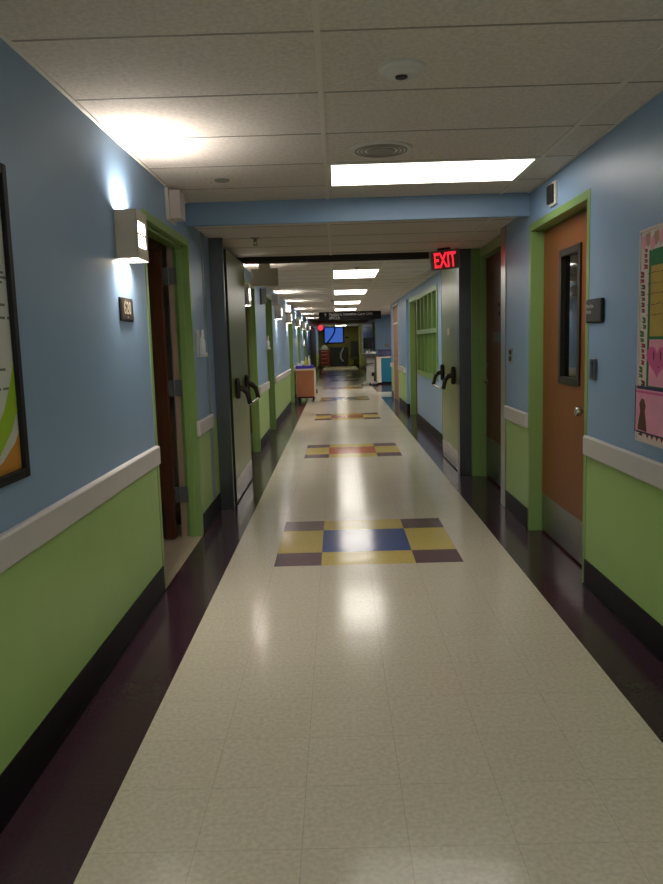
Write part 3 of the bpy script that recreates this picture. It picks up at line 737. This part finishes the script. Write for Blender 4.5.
# ------------------------------------------------------------------ wooden cart on the left and what stands on it
cx0, cx1, cy0, cy1 = -1.175, -.72, 18.42, 19.0
t = thing('supply_cart', 'wooden supply cart on black casters by the left wall', 'cart', ((cx0 + cx1) / 2, 18.7, 0))
b = MB(); b.box(cx0, cx1, cy0, cy1, .12, .76); b.build('body', M_cartwood, t, bevel=.004)
b = MB(); b.box(cx1 - .02, cx1 + .02, cy0 - .01, cy0 + .05, .10, .80); b.box(cx1, cx1 + .02, cy0, cy1, .10, .80); b.build('corner_strip', M_cream, t, bevel=.004)
b = MB(); b.box(cx0 - .01, cx1 + .02, cy0 - .02, cy1 + .01, .76, .80); b.build('top', M_cream, t, bevel=.004)
b = MB(); b.box(cx0 + .02, cx1, cy0 + .02, cy1 - .02, .085, .12); b.build('base', M_black, t)
for x in (cx0 + .06, cx1 - .05):
    for y in (cy0 + .05, cy1 - .06):
        b = MB(); b.lathe((x - .015, y, .045), [(.045, 0), (.045, .03)], 'x', 18); b.box(x - .02, x + .02, y - .012, y + .012, .045, .09); b.build('caster', M_black, t)
b = MB(); b.box(cx1 + .02, cx1 + .05, cy0 + .2, cy0 + .32, .18, .28); b.build('latch', M_brown, t)
t = thing('tray', 'shallow violet tray on top of the wooden cart', 'tray', ((cx0 + cx1) / 2, 18.7, .8))
b = MB(); b.box(cx0 + .0, cx1 - .03, cy0 + .02, cy1 - .05, .80, .81)
for a in ((cx0, cx0 + .012, cy0 + .02, cy1 - .05), (cx1 - .042, cx1 - .03, cy0 + .02, cy1 - .05), (cx0, cx1 - .03, cy0 + .02, cy0 + .032), (cx0, cx1 - .03, cy1 - .062, cy1 - .05)): b.box(a[0], a[1], a[2], a[3], .80, .872)
b.build('tray_body', M_violet, t, bevel=.003)
def bottle(x, y, label, body, cap, h):
    t = thing('bottle', label, 'bottle', (x, y, .81))
    b = MB(); b.lathe((x, y, .8105), [(.028, 0), (.032, .005), (.032, h * .65), (.014, h * .8), (.013, h * .9)], 'z', 18); b.build('bottle_body', body, t, smooth=True)
    b = MB(); b.lathe((x, y, .8105 + h * .9), [(.015, 0), (.015, h * .1)], 'z', 14); b.box(x - .008, x + .045, y - .008, y + .008, .8105 + h * .96, .8105 + h * 1.04); b.build('cap', cap, t)
bottle(-.93, 18.62, 'yellow-labelled bottle at the middle of the violet tray', M_yellowp, M_white, .26)
bottle(-1.05, 18.66, 'clear bottle at the left side of the violet tray', M_clear, M_white, .17)
bottle(-.86, 18.72, 'taller white bottle with nozzle at the right side of the violet tray', M_white, M_greyplast, .30)
b = MB(); b.box(-1.14, -1.08, 18.5, 18.62, .8105, .93); tag(b.build('wipes_box', M_white, bevel=.004), 'small white box at the wall end of the violet tray', 'box')

# ------------------------------------------------------------------ nurse station desk
t = thing('reception_desk', 'teal fronted nurse station desk with blue grey counter', 'desk', (2.3, 25.4, 0))
b = MB(); b.box(1.28, 3.6, 25.0, 25.75, .08, .86); b.build('front_panel', M_teal, t, bevel=.004)
b = MB(); b.box(1.13, 1.28, 24.99, 25.75, .06, .86); b.build('end_panel', M_cream, t, bevel=.004)
b = MB(); b.box(1.16, 3.6, 25.04, 25.72, 0, .08); b.build('plinth', M_base, t)
b = MB(); b.box(1.11, 3.62, 24.96, 25.78, .86, .895); b.build('worktop', M_cream, t, bevel=.004)
b = MB(); b.box(1.22, 3.6, 25.5, 25.72, .895, 1.10); b.box(1.2, 3.62, 25.45, 25.76, 1.10, 1.135); b.build('transaction_counter', M_counter, t, bevel=.004)
t = thing('desk_tray', 'dark document tray on the nurse station desk', 'tray', (1.3, 25.2, .895))
b = MB(); b.box(1.18, 1.42, 25.05, 25.35, .895, .91); b.box(1.18, 1.19, 25.05, 25.35, .91, 1.0); b.box(1.41, 1.42, 25.05, 25.35, .91, 1.0); b.box(1.18, 1.42, 25.05, 25.35, .995, 1.005); b.build('tray_body', M_counter, t)
b = MB(); b.box(1.53, 1.68, 26.985, 27.0, 1.20, 1.32); tag(b.build('wall_outlet', M_greyplast, bevel=.003), 'small grey outlet plate on the blue alcove wall', 'outlet')

# ------------------------------------------------------------------ workstation on wheels
t = wow = thing('computer_cart', 'mobile computer workstation on wheels in front of the nurse station', 'computer cart', (.94, 25.9, 0))
b = MB(); b.prism([(.80, .12), (1.06, .12), (1.10, .62), (1.10, .95), (.84, .95), (.84, .62)], 25.84, 26.02, 'y'); b.build('column', M_greyplast, t, bevel=.015)
b = MB(); b.prism([(.68, .07), (.80, .14), (1.06, .14), (1.2, .07), (1.2, .05), (.68, .05)], 25.82, 26.02, 'y'); b.box(.88, 1.0, 25.62, 26.25, .06, .12); b.build('base', M_greyplast, t, bevel=.006)
for x, y in ((.70, 25.92), (1.17, 25.92), (.94, 25.64), (.94, 26.22)):
    b = MB(); b.lathe((x - .02, y, .055), [(.055, 0), (.055, .04)], 'x', 16); b.box(x - .01, x + .01, y - .01, y + .01, .05, .08); b.build('caster', M_black, t)
b = MB(); b.box(.72, 1.2, 25.66, 26.12, .95, 1.02); b.build('work_tray', M_darkgrey, t, bevel=.01)
b = MB(); b.tube([(.94, 26.0, .98), (.94, 26.02, 1.3)], .025, 10); b.build('monitor_post', M_greyplast, t)
b = MB(); b.box(.755, 1.125, 25.95, 25.99, 1.18, 1.53); mo = b.build('monitor', M_black, t, bevel=.006)
b = MB(); b.box(.77, 1.11, 25.946, 25.949, 1.20, 1.515); b.build('screen', M_glass, mo)
b = MB(); b.box(.78, 1.06, 25.68, 25.80, 1.02, 1.04); b.build('keyboard', M_greyplast, t, bevel=.004)
b = MB(); b.tube([(.80, 25.80, .62), (.86, 25.78, .70), (1.04, 25.78, .72), (1.1, 25.80, .73)], .02, 8); b.build('handle', M_darkgrey, t)
b = MB(); b.box(1.0, 1.07, 25.8, 25.86, .3, .42); b.build('power_pack', M_black, t)
t = pap = thing('papers', 'loose white papers on the tray of the computer workstation', 'paper', (1.07, 25.9, 1.02))
b = MB(); b.box(.98, 1.14, 25.82, 25.93, 1.021, 1.08); b.build('stack', M_paper, t); b = MB(); b.lathe((.85, 25.88, 1.021), [(.03, 0), (.034, .09)], 'z', 14)
cup = tag(b.build('cup', M_paper), 'white cup on the tray of the computer workstation', 'cup')

for o in (wow, pap, cup): o.location = o.location + Vector((-.06, -1.35, 0))
# ------------------------------------------------------------------ far end of the corridor
t = thing('wall_screen', 'bright blue screen with dark diagonal cable on the end wall', 'screen', (-.31, YE, 1.83))
b = MB(); b.box(-.94, .31, YE - .06, YE, 1.34, 2.30); b.build('bezel', M_navy, t, bevel=.01)
b = MB(); b.box(-.84, .21, YE - .066, YE - .06, 1.41, 2.26); b.build('panel', E_screen, t)
b = MB(); b.tube([(-.23, YE - .14, H2), (-.27, YE - .14, 2.0), (-.45, YE - .14, 1.7), (-.74, YE - .14, 1.36), (-.9, YE - .16, 1.1)], .045, 8)
tag(b.build('cable', M_navy), 'thick dark cable hanging diagonally across the blue screen', 'cable')
t = thing('exit_marker', 'round red lit marker hanging at the far left end', 'sign', (-.90, 36.0, 2.0))
b = MB(); b.lathe((-.90, 36.0, 2.11), [(.13, 0), (.13, .04)], 'y', 20); b.build('lens', emit('red_marker', (1, .05, .08, 1), .8), t)
b = MB(); b.tube([(-.90, 36.02, 2.2), (-.90, 36.02, H2)], .01, 8); b.build('stem', M_darkgrey, t)
t = thing('tool_cart', 'dark red drawer cart by the far left end wall', 'cart', (-.9, 43.0, 0))
b = MB(); b.box(-1.17, -.6, 42.8, 43.4, .12, 1.02); b.build('body', M_redpaint, t, bevel=.01)
for z in (.16, .38, .60, .80):
    b = MB(); b.box(-1.14, -.63, 42.78, 42.80, z, z + .17); dr_ = b.build('drawer', M_redpaint, t, bevel=.004)
    b = MB(); b.box(-1.05, -.72, 42.76, 42.78, z + .12, z + .14); b.build('drawer_handle', M_greyplast, dr_)
for x in (-1.1, -.66):
    b = MB(); b.lathe((x - .02, 42.9, .06), [(.06, 0), (.06, .04)], 'x', 14); b.box(x - .015, x + .015, 42.88, 42.92, .06, .12); b.build('caster', M_black, t)
    b = MB(); b.lathe((x - .02, 43.3, .06), [(.06, 0), (.06, .04)], 'x', 14); b.box(x - .015, x + .015, 43.28, 43.32, .06, .12); b.build('caster', M_black, t)
b = MB(); b.box(-1.19, -.58, 42.78, 43.42, 1.02, 1.06); b.build('top', M_greyplast, t)
b = MB(); b.prism([(-1.05, 1.0605), (-.68, 1.0605), (-.70, 1.22), (-.82, 1.28), (-1.0, 1.24)], 42.9, 43.2, 'y'); tag(b.build('supply_bag', M_greyplast, bevel=.03), 'pale grey bag lying on top of the dark red cart', 'bag')
t = thing('cabinet', 'dark low cabinet under the blue screen at the end wall', 'cabinet', (-.1, 44.7, 0))
b = MB(); b.box(-.55, .45, 44.4, 44.93, 0, 1.1); b.build('body', M_greyfab, t, bevel=.01)
for x in (-.53, -.04): 
    b = MB(); b.box(x, x + .47, 44.38, 44.40, .1, 1.06); b.build('door', M_greyfab, t, bevel=.004)
b = MB(); b.box(-.57, .47, 44.36, 44.93, 1.1, 1.13); b.build('top', M_darkgrey, t)
t = thing('hose', 'pale curved hose hanging in front of the dark cabinet', 'hose', (.12, 44.2, .3))
b = MB(); b.tube([(.22, 44.3, 1.08), (.16, 44.2, .95), (.06, 44.2, .75), (.05, 44.2, .5), (.14, 44.22, .36), (.2, 44.25, .3)], .05, 10); b.build('hose_body', M_greyplast, t, smooth=True)
t = thing('office_chair', 'dark chair with high back at the far right end', 'chair', (.85, 43.9, 0))
b = MB(); b.box(.6, 1.1, 43.7, 44.2, .42, .52); b.build('seat', M_greyfab, t, bevel=.04)
b = MB(); b.box(.62, 1.08, 44.16, 44.26, .55, 1.45); b.build('backrest', M_greyfab, t, bevel=.04)
for s in (.61, 1.06):
    b = MB(); b.box(s, s + .04, 43.75, 44.1, .68, .72); b.box(s, s + .04, 43.9, 43.95, .5, .68); b.build('armrest', M_black, t)
b = MB(); b.tube([(.85, 43.95, .1), (.85, 43.95, .43)], .03, 10); b.build('post', M_black, t)
for k in range(5):
    a = 2 * PI * k / 5; b = MB(); b.tube([(.85, 43.95, .1), (.85 + .28 * math.cos(a), 43.95 + .28 * math.sin(a), .05)], [.03, .02], 8); b.lathe((.85 + .28 * math.cos(a) - .012, 43.95 + .28 * math.sin(a), .03), [(.03, 0), (.03, .024)], 'x', 12); b.build('leg', M_black, t)
b = MB(); b.box(.35, .55, YE - .03, YE, 1.63, 1.72); tag(b.build('wall_box', M_black), 'small dark box on the olive end wall right of the screen', 'wall box')

# ------------------------------------------------------------------ camera, world, view
f, yaw, pitch, roll, cx, h = 756.5577, -.010319, -.131018, -.028786, -.167622, 1.419139
cy, sy, cp, sp, cr, sr = math.cos(yaw), math.sin(yaw), math.cos(pitch), math.sin(pitch), math.cos(roll), math.sin(roll)
fw = Vector((sy * cp, cy * cp, sp)); r = Vector((cy, -sy, 0)); u = r.cross(fw)
r2 = cr * r + sr * u; u2 = -sr * r + cr * u
cam = bpy.data.cameras.new('camera'); co = bpy.data.objects.new('camera', cam); COL.objects.link(co)
co.matrix_world = Matrix(((r2.x, u2.x, -fw.x, cx), (r2.y, u2.y, -fw.y, 0), (r2.z, u2.z, -fw.z, h), (0, 0, 0, 1)))
cam.sensor_fit = 'HORIZONTAL'; cam.sensor_width = 36; cam.lens = f * 36 / 663; cam.clip_start = .05; cam.clip_end = 200
sc.camera = co
wd = bpy.data.worlds.new('world'); sc.world = wd; wd.use_nodes = True
wd.node_tree.nodes['Background'].inputs['Color'].default_value = (.6, .65, .7, 1); wd.node_tree.nodes['Background'].inputs['Strength'].default_value = .02
sc.view_settings.view_transform = 'Standard'; sc.view_settings.look = 'None'; sc.view_settings.gamma = 1; sc.view_settings.use_curve_mapping = False
sc.cycles.sample_clamp_indirect = 3.0; sc.cycles.blur_glossy = 1.0
sc.view_settings.exposure = 0.4
